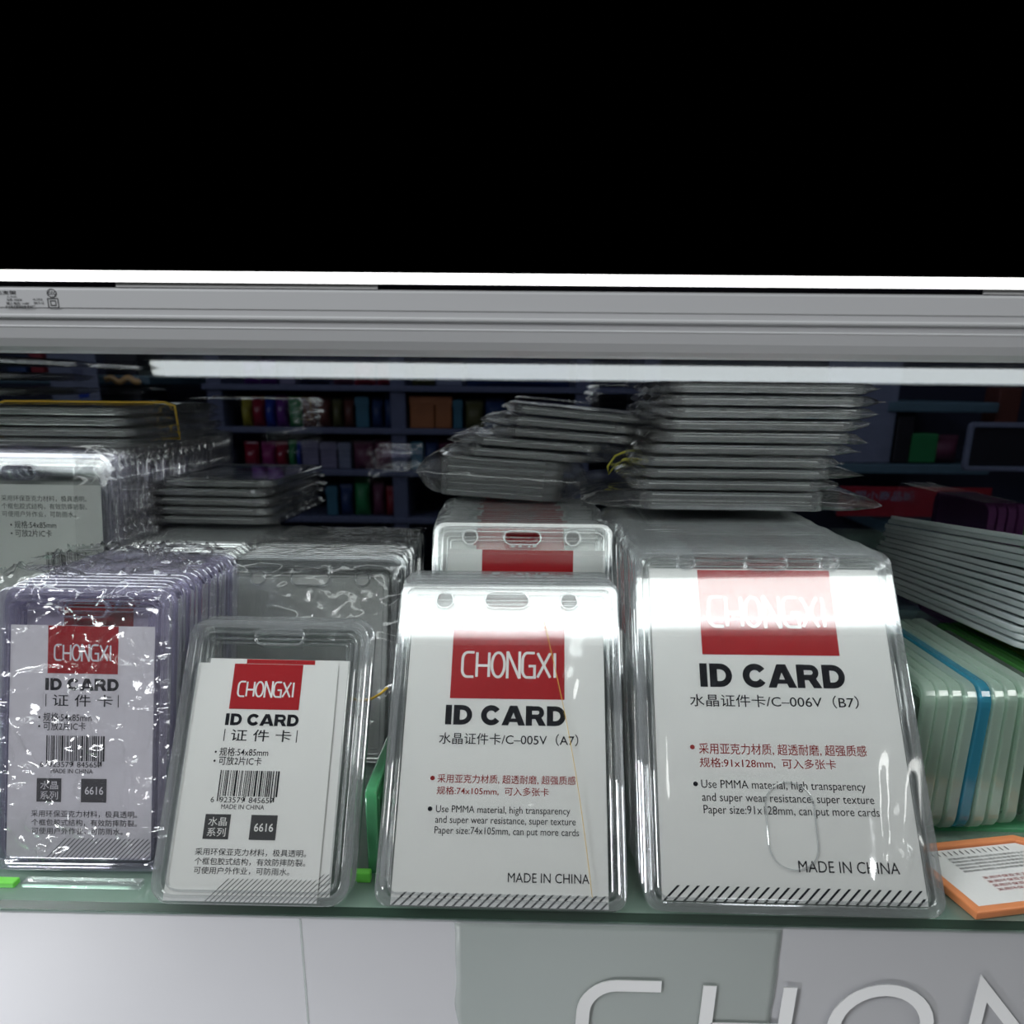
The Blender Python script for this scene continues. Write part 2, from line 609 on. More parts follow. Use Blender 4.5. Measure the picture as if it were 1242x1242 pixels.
def back_insert():
    """the reverse of the small card: only the small print, slot size and bar code"""
    mb = MB()
    w, h = 84, 112
    paper_base(mb, w, h)
    text(mb, '采用环保亚克力材料，极具透明。', 32, 103.4, 76.5, 106.4, Y1, 4)
    text(mb, '个框包胶式结构，有效防摔防裂。', 32, 99.4, 76.5, 102.4, Y1, 4)
    text(mb, '可使用户外作业，可防雨水。', 32, 95.4, 70.5, 98.4, Y1, 4)
    text(mb, '• 规格:54x85mm', 36, 89.6, 60, 93.4, Y1, 1)
    text(mb, '• 可放2片IC卡', 36, 85.2, 57.5, 89.0, Y1, 1)
    q = random.Random(8)
    x = 54.0
    while x < 76:
        b = q.choice((.25, .45, .7))
        rect(mb, x, 66, min(x + b, 76.5), 77.5, Y1, 1)
        x += b + q.choice((.25, .45, .6))
    return mb


def blank_insert(w, h):
    mb = MB()
    paper_base(mb, w, h)
    return mb


A7B = dict(red=(16.1, 73.8, 58.3, 103.5), logo=(19.6, 81.9, 55.2, 92.8), lw=1.0, idcard=(14.8, 63.6, 58.9, 71.2), sub=(13.0, 56.1, 63.3, 60.6),
           b1=(10.7, 42.7, 12.4, 44.4), r1=(13.3, 41.8, 62.3, 45.1), r2=(13.3, 37.6, 52.8, 40.7), b2=(10.5, 31.7, 12.2, 33.4),
           u1=(13.45, 30.6, 60.3, 33.9), u2=(13.4, 26.9, 62.2, 30.2), u3=(13.4, 23.2, 63.3, 26.5), made=(39.2, 8.1, 66.7, 11.3),
           str=(0.3, 73.0, 0.0, 4.3, 25, .85))
B7B = dict(red=(18.3, 86.5, 68.2, 121.0), logo=(21.0, 97.1, 64.8, 110.3), lw=1.25, idcard=(16.9, 74.0, 69.3, 83.0), sub=(12.8, 66.5, 72.8, 71.3),
           b1=(11.9, 50.8, 13.6, 52.5), r1=(15.0, 49.1, 73.2, 53.2), r2=(15.0, 44.4, 62.1, 48.0), b2=(12.3, 37.8, 14.0, 39.5),
           u1=(15.1, 36.4, 71.3, 40.2), u2=(15.1, 31.9, 73.5, 35.7), u3=(15.4, 27.7, 74.7, 31.5), made=(45.7, 9.9, 78.8, 13.7),
           str=(0.3, 86.0, 0.0, 4.9, 26, .95))
a7 = big_insert('a7', 73, 103.6, '005V（A7）', '74x105', None, A7B)
b7 = big_insert('b7', 86.4, 121.5, '006V（B7）', '91x128', None, B7B)


def move(mb, name, sx, sz, x, y, z):
    """millimetre design -> mesh with its bottom-left corner at x, y, z (metres)"""
    c = MB()
    c.v, c.f, c.m, c.sm = list(mb.v), mb.f, mb.m, mb.sm
    return finish(c, name, x, y, z, sx or 1, sz or 1)


# ------------------------------------------------------------------ holder shells
def shell(name, W, H, T, r, rimw, slot, holes=(), notch=None, mats=('rim', 'plate')):
    """clear two-plate card holder: bevelled rim frame, front and back plate, raised collars round the openings"""
    mb = MB()
    half = W / 2
    fr = plate2d(rr(-half, half, 0, H, r), [rr(-half + rimw, half - rimw, rimw, H - rimw, max(r - rimw * .6, .001))], T, .0006)
    mb.mesh(fr, 0, Matrix.Translation((0, T / 2, 0)))
    lip = plate2d(rr(-half + rimw + .0012, half - rimw - .0012, rimw + .0008, H - rimw - .0012, max(r - rimw * .7, .001)),
                  [rr(-half + rimw + .0021, half - rimw - .0021, rimw + .0017, H - rimw - .0021, max(r - rimw, .0008))], T * .75, .0003)
    mb.mesh(lip, 0, Matrix.Translation((0, T / 2, 0)))
    for e, th in ((.0036, T * .6), (.0050, T * .4)):
        q = rimw + e
        lp = plate2d(rr(-half + q, half - q, q, H - q, max(r - q * .7, .0012)), [rr(-half + q + .00055, half - q - .00055, q + .00055, H - q - .00055, max(r - q * .7 - .0005, .0008))], th, .0002)
        mb.mesh(lp, 0, Matrix.Translation((0, T - th / 2, 0)))
    hs = []
    sx0, sx1, sz0, sz1 = slot
    hs.append(rr(sx0, sx1, sz0, sz1, (sz1 - sz0) / 2.02, 5))
    for (cx, cz, q) in holes:
        hs.append(rr(cx - q, cx + q, cz - q, cz + q, q * .98, 5))
    front = list(hs)
    e = rimw * .6
    mb.mesh(plate2d(rr(-half + e, half - e, e, H - e, max(r - e, .001)), front, .0007, .0001), 1, Matrix.Translation((0, .0008, 0)))
    mb.mesh(plate2d(rr(-half + e, half - e, e, H - e, max(r - e, .001)), hs, .0007, .0001), 1, Matrix.Translation((0, T - .0008, 0)))
    g = .0009
    boxes = [(sx0, sx1, sz0, sz1, (sz1 - sz0) / 2)] + [(cx - q, cx + q, cz - q, cz + q, q) for cx, cz, q in holes]
    for x0, x1, z0, z1, q in boxes:
        mb.mesh(plate2d(rr(x0 - g, x1 + g, z0 - g, z1 + g, (q + g) * .98, 5), [rr(x0, x1, z0, z1, q * .98, 5)], T * .9, .00025), 0, Matrix.Translation((0, T / 2, 0)))
    if notch:
        x0, x1, z0, z1 = notch
        q = (x1 - x0) / 2
        mb.mesh(plate2d(rr(x0 - .0006, x1 + .0006, z0 - .0006, z1 + .0006, (q + .0006) * .98, 7), [rr(x0, x1, z0, z1, q * .98, 7)], .0012, .0003), 0, Matrix.Translation((0, .0008, 0)))
    return mb.data(name, mats)


def pose(x, y, z, al, yaw=0.0, rho=0.0):
    return Matrix.Translation((x, y, z)) @ Matrix.Rotation(R(yaw), 4, 'Z') @ Matrix.Rotation(R(-al), 4, 'X') @ Matrix.Rotation(R(-rho), 4, 'Y')


def holder(mw, label, group, shell_me, inserts, name='card_holder'):
    root = empty(name, mw)
    tag(root, label, 'card holder', group)
    link('shell', shell_me, root)
    for me in inserts:
        link('insert_card', me, root)
    return root


ORD = ['front', 'second', 'third', 'fourth', 'fifth', 'sixth', 'seventh', 'eighth', 'ninth', 'tenth', 'eleventh', 'twelfth', 'thirteenth',
       'fourteenth', 'fifteenth', 'sixteenth', 'seventeenth', 'eighteenth', 'nineteenth', 'twentieth', 'twenty-first', 'twenty-second',
       'twenty-third', 'twenty-fourth', 'twenty-fifth']


def off(mw, dx, dy, dz=0, rz=0):
    return Matrix.Translation((dx, dy, dz)) @ mw @ Matrix.Rotation(R(rz), 4, 'Y')


T = .004
TB = .0042          # pitch of holders standing against each other


# ------------------------------------------------------------------ structure: shelf, fascia, light, back glass
mb = MB()
mb.box(-.62, .62, -.002, .42, -.0036, 0, 0)
mb.m[2] = 1
tag(link('glass_shelf', mb.data('glass_shelf', ['shelfglass', 'glassedge'])), 'green tinted glass shelf that carries the card holders', 'shelf')

fas = empty('shelf_fascia', Matrix.Translation((0, 0, -.0058)))
tag(fas, 'white shelf front under the glass edge with large silver capitals', 'shelf front')
mb = MB()
mb.rbox(-.60, .60, .0005, .0065, -.075, 0, .001)
mb.box(-.60, .60, .0065, .40, -.004, 0)
link('panel', mb.data('panel', ['fascia']), fas)
mb = MB()
mb.box(-.0755, -.0748, .00035, .0008, -.075, -.001)
o = link('seam', mb.data('seam', ['patch']), fas)
yF = -.0012


def fx(px, py):
    p = P(px, py, yF)
    return (p.x, p.z + .0058)


for ch, pl, pr, top in (('C', 708, 801, 1195), ('H', 860, 958, 1196), ('O', 1018, 1133, 1200), ('N', 1192, 1290, 1199)):
    x0, z1 = fx(pl, top)
    x1, _ = fx(pr, top)
    mb = MB()
    hgt = .0315
    sts = letter(ch, 1)
    if ch == 'C':
        sts = [([(1, 1)] + arc(.42, .64, .42, .36, 90, 180) + arc(.42, .36, .42, .36, 180, 270) + [(1, 0)], False)]
    if ch == 'H':
        sts[2] = ([(.072, .44), (.928, .44)], False)
    for pts, cl in sts:
        stroke(mb, [(x0 + p[0] * (x1 - x0) + (p[1] - .5) * .0008, z1 - hgt + p[1] * hgt) for p in pts], .0046, yF, 0, cl, .0004)
    o = link('letter', mb.data('letter', ['silver']), fas)

# grey protective film still stuck across the middle of the fascia
a, b = P(552, 1135, -.0008), P(948, 1135, -.0008)
mb = MB()
n, k = 48, 26
vs, fs = [], []
for j in range(k + 1):
    for i in range(n + 1):
        x = a.x + (b.x - a.x) * i / n
        z = -.0066 - .054 * j / k
        edge = .0012 * noise.noise(Vector((0, z * 90, i // n))) if i in (0, n) else 0
        w = abs(noise.noise(Vector((x * 60 + z * 55, z * 25, 1)))) * .0004
        vs.append((x + edge, -.00055 - w + .0011 * 0, z))
for j in range(k):
    for i in range(n):
        p = j * (n + 1) + i
        fs.append((p, p + n + 1, p + n + 2, p + 1))
kk = len(vs)
mb.add(vs, fs, 0, None, True)
pf = link('protective_film', mb.data('protective_film', ['patch']))
sm = pf.modifiers.new('thickness', 'SOLIDIFY')
sm.thickness = .00012
pf.location.y = .0004
tag(pf, 'grey translucent film stuck over the middle of the white shelf front', 'film')

# LED batten
bat = empty('led_batten', Matrix.Translation((0, .005, .174)))
tag(bat, 'pale grey ribbed LED batten running above the card holders', 'light fitting')
prof = [(.0012, .0178), (.0002, .0172), (0, .0168), (0, .0122), (.0003, .0119), (.0003, .0104), (0, .0101), (0, .0096), (.0008, .0092), (.0011, .0075),
        (.0008, .0071), (.0010, .0068), (.0016, .0040), (.0028, .0018), (.0044, .0006), (.0062, .0), (.0066, .0), (.0072, .0010), (.0072, .0060), (.0072, .0178)]
mb = MB()
k = len(prof)
prof = [(y, z * .965) for y, z in prof]
vs = [(-.47, y, z) for y, z in prof] + [(.77, y, z) for y, z in prof]
fs = [(i, k + i, k + (i + 1) % k, (i + 1) % k) for i in range(k)] + [tuple(range(k)), tuple(range(k, 2 * k))[::-1]]
mb.add(vs, [f[::-1] for f in fs], 0)
link('housing', mb.data('housing', ['batten']), bat)
mb = MB()
mb.tube([(-.446, .0182, .0125), (.74, .0182, .0125)], .0105, 0, 20)
o = link('tube', mb.data('tube', ['tube']), bat)
for x0, x1 in ((-.462, -.446), (.74, .756)):
    mb = MB()
    mb.tube([(x0, .0182, .0125), (x1, .0182, .0125)], .011, 0, 16)
    mb.rbox(x0, x1, .0070, .0182, .004, .0178, .0008)
    link('lamp_holder', mb.data('lamp_holder', ['tubecap']), bat)
mb = MB()


def bx(px, py):
    p = P(px, py + 2.5, .0049)
    return (p.x, p.z - .174)


def btext(s, x0, y0, x1, y1):
    a, b = bx(x0, y1), bx(x1, y0)
    text(mb, s, a[0], a[1], b[0], b[1], -.00012, 0, .01)


btext('净化支架', -14, 350, 19, 354.5)
btext('入: 0.5A', 8, 356, 20, 358.5)
btext('光色: 6000K', 8, 359.5, 27, 362.5)
btext('W: 0.7KG', 40, 359.5, 51, 362)
btext('输入电压: 110V', 8, 363.8, 35, 367)
btext('2017-12', 41, 363.8, 53, 366.5)
btext('长江电子照明电器 照明厂', 7, 368, 42, 371.5)
c = bx(62.5, 353)
rr_ = .00125
stroke(mb, arc(c[0], c[1], rr_, rr_ * .82, 0, 360, 24)[:-1], .00018, -.00012, 0, True)
btext('CCC', 58.5, 351, 67, 355)
for q, t in ((5.4, .00018), (2.7, .00018)):
    a, b = bx(64.5 - q, 365 + q), bx(64.5 + q, 365 - q)
    stroke(mb, [(a[0], a[1]), (b[0], a[1]), (b[0], b[1]), (a[0], b[1])], t, -.00012, 0, True)
o = link('printed_marks', mb.data('printed_marks', ['ink']), bat)

# upper shelf: dark board, front edge made to emit, black strip for the gap
up = empty('upper_shelf', Matrix.Translation((0, .005, .17395 + .0178 * .965)))
tag(up, 'upper shelf above the batten with a front edge made to glow white', 'shelf')
mb = MB()
mb.box(-.62, .80, -.0005, .42, .0012, .0040, 1)
mb.m[2] = 0
link('board', mb.data('board', ['edge', 'underside']), up)
mb = MB()
mb.box(-.62, .80, .0010, .007, .0, .0012)
link('gap_strip', mb.data('gap_strip', ['black']), up)  # black strip stands in for the shade in the gap
for pa, pb in ((141, 458), (1194, 1420)):
    a, b = P(pa, 348, .0055), P(pb, 348, .0055)
    mb = MB()
    mb.box(a.x, b.x, .0003, .0010, .0, .0012)
    link('clip', mb.data('clip', ['white']), up)

# tinted back glass
mb = MB()
mb.box(-.62, .80, .405, .409, .0, .1918)
gl = link('back_glass', mb.data('back_glass', ['backglass']))
tag(gl, 'dark tinted glass pane closing the back of the shelf', 'glass pane')

# shop room: dark partition behind the far rack and the floor
mb = MB()
mb.box(-3.0, 3.0, 1.21, 1.27, -1.15, .29)
tag(link('wall_back', mb.data('wall_back', [solid('dark_partition', (.010, .013, .03), .7)])), 'dark partition wall behind the far rack', 'wall', kind='structure')
mb = MB()
mb.box(-3.0, 3.0, -3.0, 1.27, -1.20, -1.15)
tag(link('floor', mb.data('floor', [solid('grey_tiles', (.22, .22, .21), .4, grain=.1, gscale=6)])), 'grey shop floor', 'floor', kind='structure')

# ------------------------------------------------------------------ front row of holders
# --- large, right: 91x128
W, H = .098, .1352
b7_shell = shell('shell', W, H, T, .006, .0032, (-.0060, .0092, .1270, .1338 - .0005), ((-.0290, .1302, .0030), (.0256, .1302, .0030)))
b7_shell_n = shell('shell', W, H, T, .006, .0032, (-.0060, .0092, .1270, .1333), ((-.0290, .1302, .0030), (.0256, .1302, .0030)), notch=(-.0064, .0094, .0147, .0437))
b7_in = move(b7, 'insert_card', 1.0037, 1.0177, -.0432, .0013, .0037)
mB = pose(.0465 + .0432, -.00485, .00254, 39.4, -2.1, .94)
g = 'large clear card holders in the right front stack'
DYB = TB / math.cos(R(39.4))


def fold_film(W, H, ridges, amp0, yo, seed, pad=.003):
    """a loose film lying over a holder's face: gentle waves and raised folds"""
    mb = MB()
    n, k = 70, 90
    vs, fs = [], []
    for j in range(k + 1):
        for i in range(n + 1):
            x = -W / 2 - pad + (W + 2 * pad) * i / n
            z = -.000 + (H + pad) * j / k
            h = amp0 * (noise.noise(Vector((x * 45, z * 30, seed))) + .5)
            for (xa, za, xb, zb, wd, am) in ridges:
                d = Vector((xb - xa, zb - za))
                L = d.length
                t = max(0, min(1, ((x - xa) * d.x + (z - za) * d.y) / (L * L)))
                q = Vector((x - xa - d.x * t, z - za - d.y * t)).length
                q += .0009 * noise.noise(Vector((x * 190, z * 140, seed + 3)))
                h += am * math.exp(-(q / wd) ** 2) * math.sin(math.pi * min(1, max(t, .04)) ** .7)
            vs.append((x, -yo - h, z))
    for j in range(k):
        for i in range(n):
            p = j * (n + 1) + i
            fs.append((p, p + 1, p + n + 2, p + n + 1))
    mb.add(vs, fs, 0, None, True)
    return mb


root = holder(mB, 'largest clear holder at front right, printed C-006V (B7)', g, b7_shell_n, [b7_in])
fm = fold_film(.098, .1352, [(.027, .002, .0335, .060, .0030, .0024), (.032, .001, .0430, .056, .0032, .0026), (.035, .014, .0425, .026, .0020, .0014),
                             (-.043, .012, -.040, .098, .0020, .0008)], .0001, .0003, 2, -.001)
link('film_sleeve', fm.data('film_sleeve', ['smooth_film']), root)
root0 = holder(off(mB, -.0004, DYB), 'large clear C-006V holder, second in the right front stack', g, b7_shell, [b7_in])
for i in range(2, 24):
    dup(root0, off(mB, rnd.uniform(-.0012, .0012) - .0003 * min(i, 6), DYB * i), f'large clear C-006V holder, {ORD[i]} from the front in the right front stack', g)

# --- medium, centre: 74x105
W, H = .084, .1205
a7_shell = shell('shell', W, H, T, .005, .0030, (-.0088, .0074, .1103, .1163), ((-.0246, .1131, .0029), (.0230, .1131, .0029)))
a7_in = move(a7, 'insert_card', .991, .9876, -.0365, .0013, .0006)
mA = pose(-.04369 + .0365, -.00487, .0026, 40.6, -1.26, .6)
g = 'medium clear card holders in the centre front stack'
DYA = TB / math.cos(R(40.6))
root = holder(mA, 'medium clear holder at front centre, printed C-005V (A7)', g, a7_shell, [a7_in])
fm = fold_film(.084, .1205, [(.0225, .068, .027, .100, .0018, .0010), (.028, .052, .0275, .068, .0012, .0006), (.012, .027, .031, .0035, .0012, .0008), (.008, .034, .014, .030, .0016, .0006)],
               .0001, .0003, 5, -.001)
link('film_sleeve', fm.data('film_sleeve', ['smooth_film']), root)
root0 = holder(off(mA, .0006, DYA), 'medium clear C-005V holder, second in the centre front stack', g, a7_shell, [a7_in])
for i in range(2, 5):
    dup(root0, off(mA, rnd.uniform(-.0012, .0012), DYA * i), f'medium clear C-005V holder, {ORD[i]} from the front in the centre front stack', g)

# --- small, second from left: 54x85, standing alone
W, H = .066, .1007
id_shell = shell('shell', W, H, T, .007, .0030, (-.0083, .0085, .0918, .0968))
idm = id_insert(0)
id_in = move(idm, 'insert_card', 0, 0, -.0285, .0013, .0010)
id_in2 = move(idm, 'insert_card', 0, 0, -.0245, .0019, .0030)
mI = pose(-.11898 + .0285, -.0056, .0024, 36.74, 1.43, -.8)
g = 'small clear card holders leaning second from the left'
root = holder(mI, 'small clear holder with crisp white 6616 card, leaning beside the centre stack', g, id_shell, [id_in, id_in2])
holder(off(mI, .0012, TB / math.cos(R(36.7))), 'small clear holder directly behind the crisp white 6616 one', g, id_shell, [move(blank_insert(51, 83), 'insert_card', 0, 0, -.0285, .0013, .001)])

# --- small, far left, violet plastic under crinkled wrap
W, H = .062, .1005
iv_shell = shell('shell', W, H, T, .006, .0030, (-.0083, .0083, .0905, .0955), mats=('rim_violet', 'plate_violet'))
iv_in = move(idm, 'insert_card', 0, 0, -.0255, .0013, .0040)
iv_in_up = move(idm, 'insert_card', 0, 0, -.0235, .0013, .0095)
mV = pose(-.18325 + .0255, .0138, .0012, 17.9, 1.61, -.54)
g = 'small violet-clear card holders in the far left front stack'
DYV = TB / math.cos(R(17.9)) + .0004
holder(mV, 'violet-clear holder with a 6616 card at far left under crinkled wrap', g, iv_shell, [iv_in])
root0 = holder(off(mV, .0010, DYV), 'violet-clear small holder, second in the far left wrapped stack', g, iv_shell, [iv_in_up])
for i in range(2, 15):
    dup(root0, off(mV, rnd.uniform(-.001, .001), DYV * i), f'violet-clear small holder, {ORD[i]} from the front in the far left wrapped stack', g)


# ------------------------------------------------------------------ second row
# --- centre back stack: red topped inserts showing above the front one
W, H, T2 = .084, .1130, .0055
a7s_shell = shell('shell', W, H, T2, .006, .0028, (-.0084, .0078, .1030, .1085), ((-.0246, .1058, .0030), (.0230, .1058, .0030)), mats=('rim_soft', 'plate_soft'))
a7s_low = move(a7, 'insert_card', 0, 0, -.0350, .0012, -.0040 + .0006)
for_v = [p for p in a7s_low.vertices if p.co.z < .0005]
for p in for_v:
    p.co.z = .0005
a7s_in = move(a7, 'insert_card', .98, .985, -.0370, .0016, .0075)
mS = pose(-.002, .101, .0025, 23, 0, 0)
g = 'medium clear holders in the stack behind the centre one'
DYS = .0066
holder(mS, 'foremost medium holder of the rear centre stack, card slipped low', g, a7s_shell, [a7s_low])
root0 = holder(off(mS, -.0008, DYS), 'medium holder, second in the rear centre stack, red square high', g, a7s_shell, [a7s_in])
for i in range(2, 15):
    dup(root0, off(mS, rnd.uniform(-.0016, .0016) - .0002 * i, DYS * i, 0, rnd.uniform(-.3, .3)), f'medium holder, {ORD[i]} from the front in the rear centre stack', g)

# --- blank stack behind the small ones, shrink wrapped
W, H = .082, .0925
bl_shell = shell('shell', W, H, T, .006, .0028, (-.0085, .0085, .0822, .0880), ((-.0245, .0850, .0029), (.0245, .0850, .0029)))
bl_in = move(blank_insert(73, 84), 'insert_card', 0, 0, -.0365, .0018, .0030)
bl_in.materials[0] = M['blank']
mF = pose(-.1010, .1045, .0016, 22, 0, 0)
g = 'blank clear holders in the shrink wrapped stack'
DYF = TB / math.cos(R(22)) + .0003
root0 = holder(mF, 'blank clear holder at the front of the shrink wrapped stack', g, bl_shell, [bl_in])
for i in range(1, 22):
    dup(root0, off(mF, rnd.uniform(-.001, .001), DYF * i), f'blank clear holder, {ORD[i]} from the front in the shrink wrapped stack', g)

g = 'blank clear holders behind the violet stack'
bs_shell = shell('shell', .066, H, T, .006, .0028, (-.0085, .0085, .0822, .0880))
bs_in = move(blank_insert(55, 84), 'insert_card', 0, 0, -.0275, .0018, .0030)
bs_in.materials[0] = M['blank']
mG = pose(-.1780, .134, .0016, 22, 0, 0)
root0 = holder(mG, 'narrow blank holder at the front of the stack behind the violet one', g, bs_shell, [bs_in])
for i in range(1, 15):
    dup(root0, off(mG, rnd.uniform(-.0008, .0008), (DYF + .0012) * i), f'narrow blank holder, {ORD[i]} in the stack behind the violet one', g)

# --- tall stack at back left
W, H, T3 = .098, .1335, .0060
tl_shell = shell('shell', W, H, T3, .007, .0032, (-.0085, .0085, .1200, .1265), mats=('rim_violet', 'plate'))
tl_in = move(back_insert(), 'insert_card', 0, 0, -.0420, .0015, .0052)
mL = pose(-.2620, .1640, .0012, 11, 0, 0)
g = 'tall clear holders in the back left row'
DYL = .0075
root0 = holder(mL, 'tall clear holder at back left showing small print and bar code', g, tl_shell, [tl_in])
tl_b = move(blank_insert(84, 112), 'insert_card', 0, 0, -.0420, .0015, .0060)
root1 = holder(off(mL, .001, DYL), 'tall clear holder, second in the back left row', g, tl_shell, [tl_b])
for ch in root1.children:
    if ch.name.startswith('insert'):
        ch.name = 'insert_card'
mb = MB()
vs, fs = [], []
na, nz_ = 26, 70
for j in range(nz_ + 1):
    zz = .004 + (H + .003 - .004) * j / nz_
    top = max(0, (zz - .080) / .05)
    for i in range(na + 1):
        t = i / na
        if t < .5:
            x, y = W / 2 - .020 + .0205 * t * 2, -.0005
        else:
            x, y = W / 2 + .0005, -.0005 + (T3 + .0005) * (t - .5) * 2
        q = Vector((x * 130 + y * 260, zz * 34, 4.0))
        h = (.0004 + .0011 * top) * (1 - abs(noise.noise(q))) ** 3 + .0004 * abs(noise.noise(q * 2.7))
        if t < .5:
            y -= h * min(1, t * 8)
        else:
            x += h * 1.3
        vs.append((x, y, zz))
for j in range(nz_):
    for i in range(na):
        p = j * (na + 1) + i
        fs.append((p, p + 1, p + na + 2, p + na + 1))
mb.add(vs, fs, 0, None, True)
tl_film = mb.data('film_sleeve', ['film'])
link('film_sleeve', tl_film, root0)
link('film_sleeve', tl_film, root1)
for i in range(2, 24):
    dup(root1, off(mL, rnd.uniform(-.0015, .0015), DYL * i), f'tall clear holder, {ORD[i]} from the front in the back left row', g)


# ------------------------------------------------------------------ shrink wrap over whole stacks
def wrap_mesh(W, path, seed, amp, sx=84):
    """film following a front-face-then-top path [(y, z, slack)], crumpled, with side skirts"""
    mb = MB()
    pts = []
    for (y0, z0, a0), (y1, z1, a1) in zip(path[:-1], path[1:]):
        m = max(int(((y1 - y0) ** 2 + (z1 - z0) ** 2) ** .5 / .0009), 2)
        for i in range(m):
            t = i / m
            pts.append((y0 + (y1 - y0) * t, z0 + (z1 - z0) * t, a0 + (a1 - a0) * t))
    pts.append(path[-1])
    vs, fs = [], []
    K = len(pts)
    for j, (y, z, a) in enumerate(pts):
        p0, p1 = pts[max(j - 1, 0)], pts[min(j + 1, K - 1)]
        ty, tz = p1[0] - p0[0], p1[1] - p0[1]
        L = max(math.hypot(ty, tz), 1e-9)
        ny, nz = -tz / L, ty / L
        for i in range(sx + 1):
            x = -W / 2 + W * i / sx
            q = Vector((x * 55, j * .05, seed))
            q += Vector((.5 * noise.noise(q * 1.7), .5 * noise.noise(q * 1.7 + Vector((9, 3, 1))), 0))
            h = .35 * abs(noise.noise(q)) + .9 * (1 - abs(noise.noise(q * 1.3 + Vector((4, 4, 4))))) ** 9 + .6 * (1 - abs(noise.noise(q * 3.1))) ** 9 * (noise.noise(q * .8) + .6)
            ex = .0004 * noise.noise(Vector((i * .35, j * .16, seed + 9)))
            hh = (h * amp * a) + .0004
            vs.append((x + ex, y + ny * hh, z + nz * hh))
    for j in range(K - 1):
        for i in range(sx):
            p = j * (sx + 1) + i
            fs.append((p, p + 1, p + sx + 2, p + sx + 1))
    mb.add(vs, fs, 0, None, True)
    return mb


def rot_pt(al, y, z):
    c, s = math.cos(R(al)), math.sin(R(al))
    return (y * c + z * s, -y * s + z * c)


# far left stack
q0, q1 = rot_pt(17.9, -.0008, .003), rot_pt(17.9, -.0012, .0995)
ya, za = .0138 + q1[0], .0012 + q1[1]
path = [(.0138 + q0[0], .0012 + q0[1], .8), (ya, za, .9), (ya + .006, za + .0025, 1.6), (ya + .066, za + .002, 1.8), (ya + .070, za + .0016, 1)]
wm = wrap_mesh(.0655, path, 3, .0021)
o = link('plastic_wrap', wm.data('plastic_wrap', ['wrap']))
o.location = (-.1575, 0, 0)
tag(o, 'crinkled clear wrap over the violet holder stack at far left', 'plastic wrap')
q0, q1 = rot_pt(22, -.0008, .003), rot_pt(22, -.0012, .0915)
ya, za = .1045 + q1[0], .0016 + q1[1]
path = [(.1045 + q0[0], .0016 + q0[1], .4), (ya, za, .7), (ya + .005, za + .002, 1.3), (ya + .100, za + .0005, 1.2), (ya + .104, za - .001, 1)]
wm = wrap_mesh(.0855, path, 12, .0009, 100)
o = link('plastic_wrap', wm.data('plastic_wrap', ['wrap']))
o.location = (-.1010, 0, 0)
tag(o, 'crinkled clear wrap over the blank holder stack behind the crisp white card', 'plastic wrap')


# ------------------------------------------------------------------ bagged packets lying in piles
def bag(W, D, Tk, flap, seed, nx=46, ny=18, rag=.22):
    """a clear bag round a flat holder: tight over the holder, flattened crumpled flaps at both ends (along x)"""
    mb = MB()
    prof = []
    for i in range(nx + 1):
        u = -W / 2 - flap + (W + 2 * flap) * i / nx
        prof.append(u)
    vs, fs = [], []
    ring = 2 * (ny + 1)
    for i, u in enumerate(prof):
        d = max(abs(u) - W / 2, 0) / flap
        sgn = 1 if u > 0 else -1
        hh = Tk / 2 * (1 - min(d, 1) ** 2.6) ** .8 + .00018
        bend = .0022 * d * noise.noise(Vector((seed * 3.1, sgn, .5))) * 2
        for side in (1, -1):
            for j in range(ny + 1):
                v = -1 + 2 * j / ny
                v = v * side
                yy = v * (D / 2 + .0012)
                e = (1 - abs(v) ** 10) ** .5 * .85 + .15
                nz = noise.noise(Vector((u * 160, yy * 60, seed + side))) * (.0003 + .0008 * min(d, 1))
                rg = flap * rag * d * noise.noise(Vector((yy * 70, sgn * 3, seed))) * sgn
                vs.append((u + rg, yy, side * hh * e + bend + nz + Tk / 2))
    for i in range(nx):
        for j in range(ring):
            a, b = i * ring + j, i * ring + (j + 1) % ring
            fs.append((a, b, b + ring, a + ring))
    mb.add(vs, fs, 0, None, True)
    return mb


FLAT = Matrix.Rotation(R(-90), 4, 'X')      # upright holder -> lying on its back, slot end to the far side

packs = {}


def packet(kind, seed, mw, label, group, nameit='bagged_card_holder', flap=.012, color=None, wrapped=True):
    """holder(s) in a bag; kind -> (shell, insert, W, H, T, count)"""
    sh, ins, W, H, Tk, cnt = kind
    root = empty(nameit, mw)
    tag(root, label, 'bagged card holder', group)
    for c in range(cnt):
        m = Matrix.Translation((0, -H / 2, Tk * (c + 1) + .0003 + .0002 * c)) @ FLAT
        s = link('shell', sh, root)
        s.matrix_local = m
        for me in ins:
            q = link('insert_card', me, root)
            q.matrix_local = m
    if wrapped:
        key = (W, H, Tk * cnt, flap, seed % 5)
        if key not in packs:
            packs[key] = bag(W + .0015, H + .001, Tk * cnt + .0009, flap, seed % 5 + 1).data('film_bag', ['film'])
        link('film_bag', packs[key], root)
    return root


def flat(x, y, z, rz=0, ry=0, rx=0):
    return Matrix.Translation((x, y, z)) @ Matrix.Rotation(R(rz), 4, 'Z') @ Matrix.Rotation(R(ry), 4, 'Y') @ Matrix.Rotation(R(rx), 4, 'X')


K_A7 = (a7_shell, [a7_in], .084, .1205, T, 1)
K_A7x2 = (a7_shell, [a7_in], .084, .1205, T, 2)
K_ID = (id_shell, [id_in], .066, .1007, T, 1)
K_ID5 = (id_shell, [id_in], .066, .1007, T, 5)

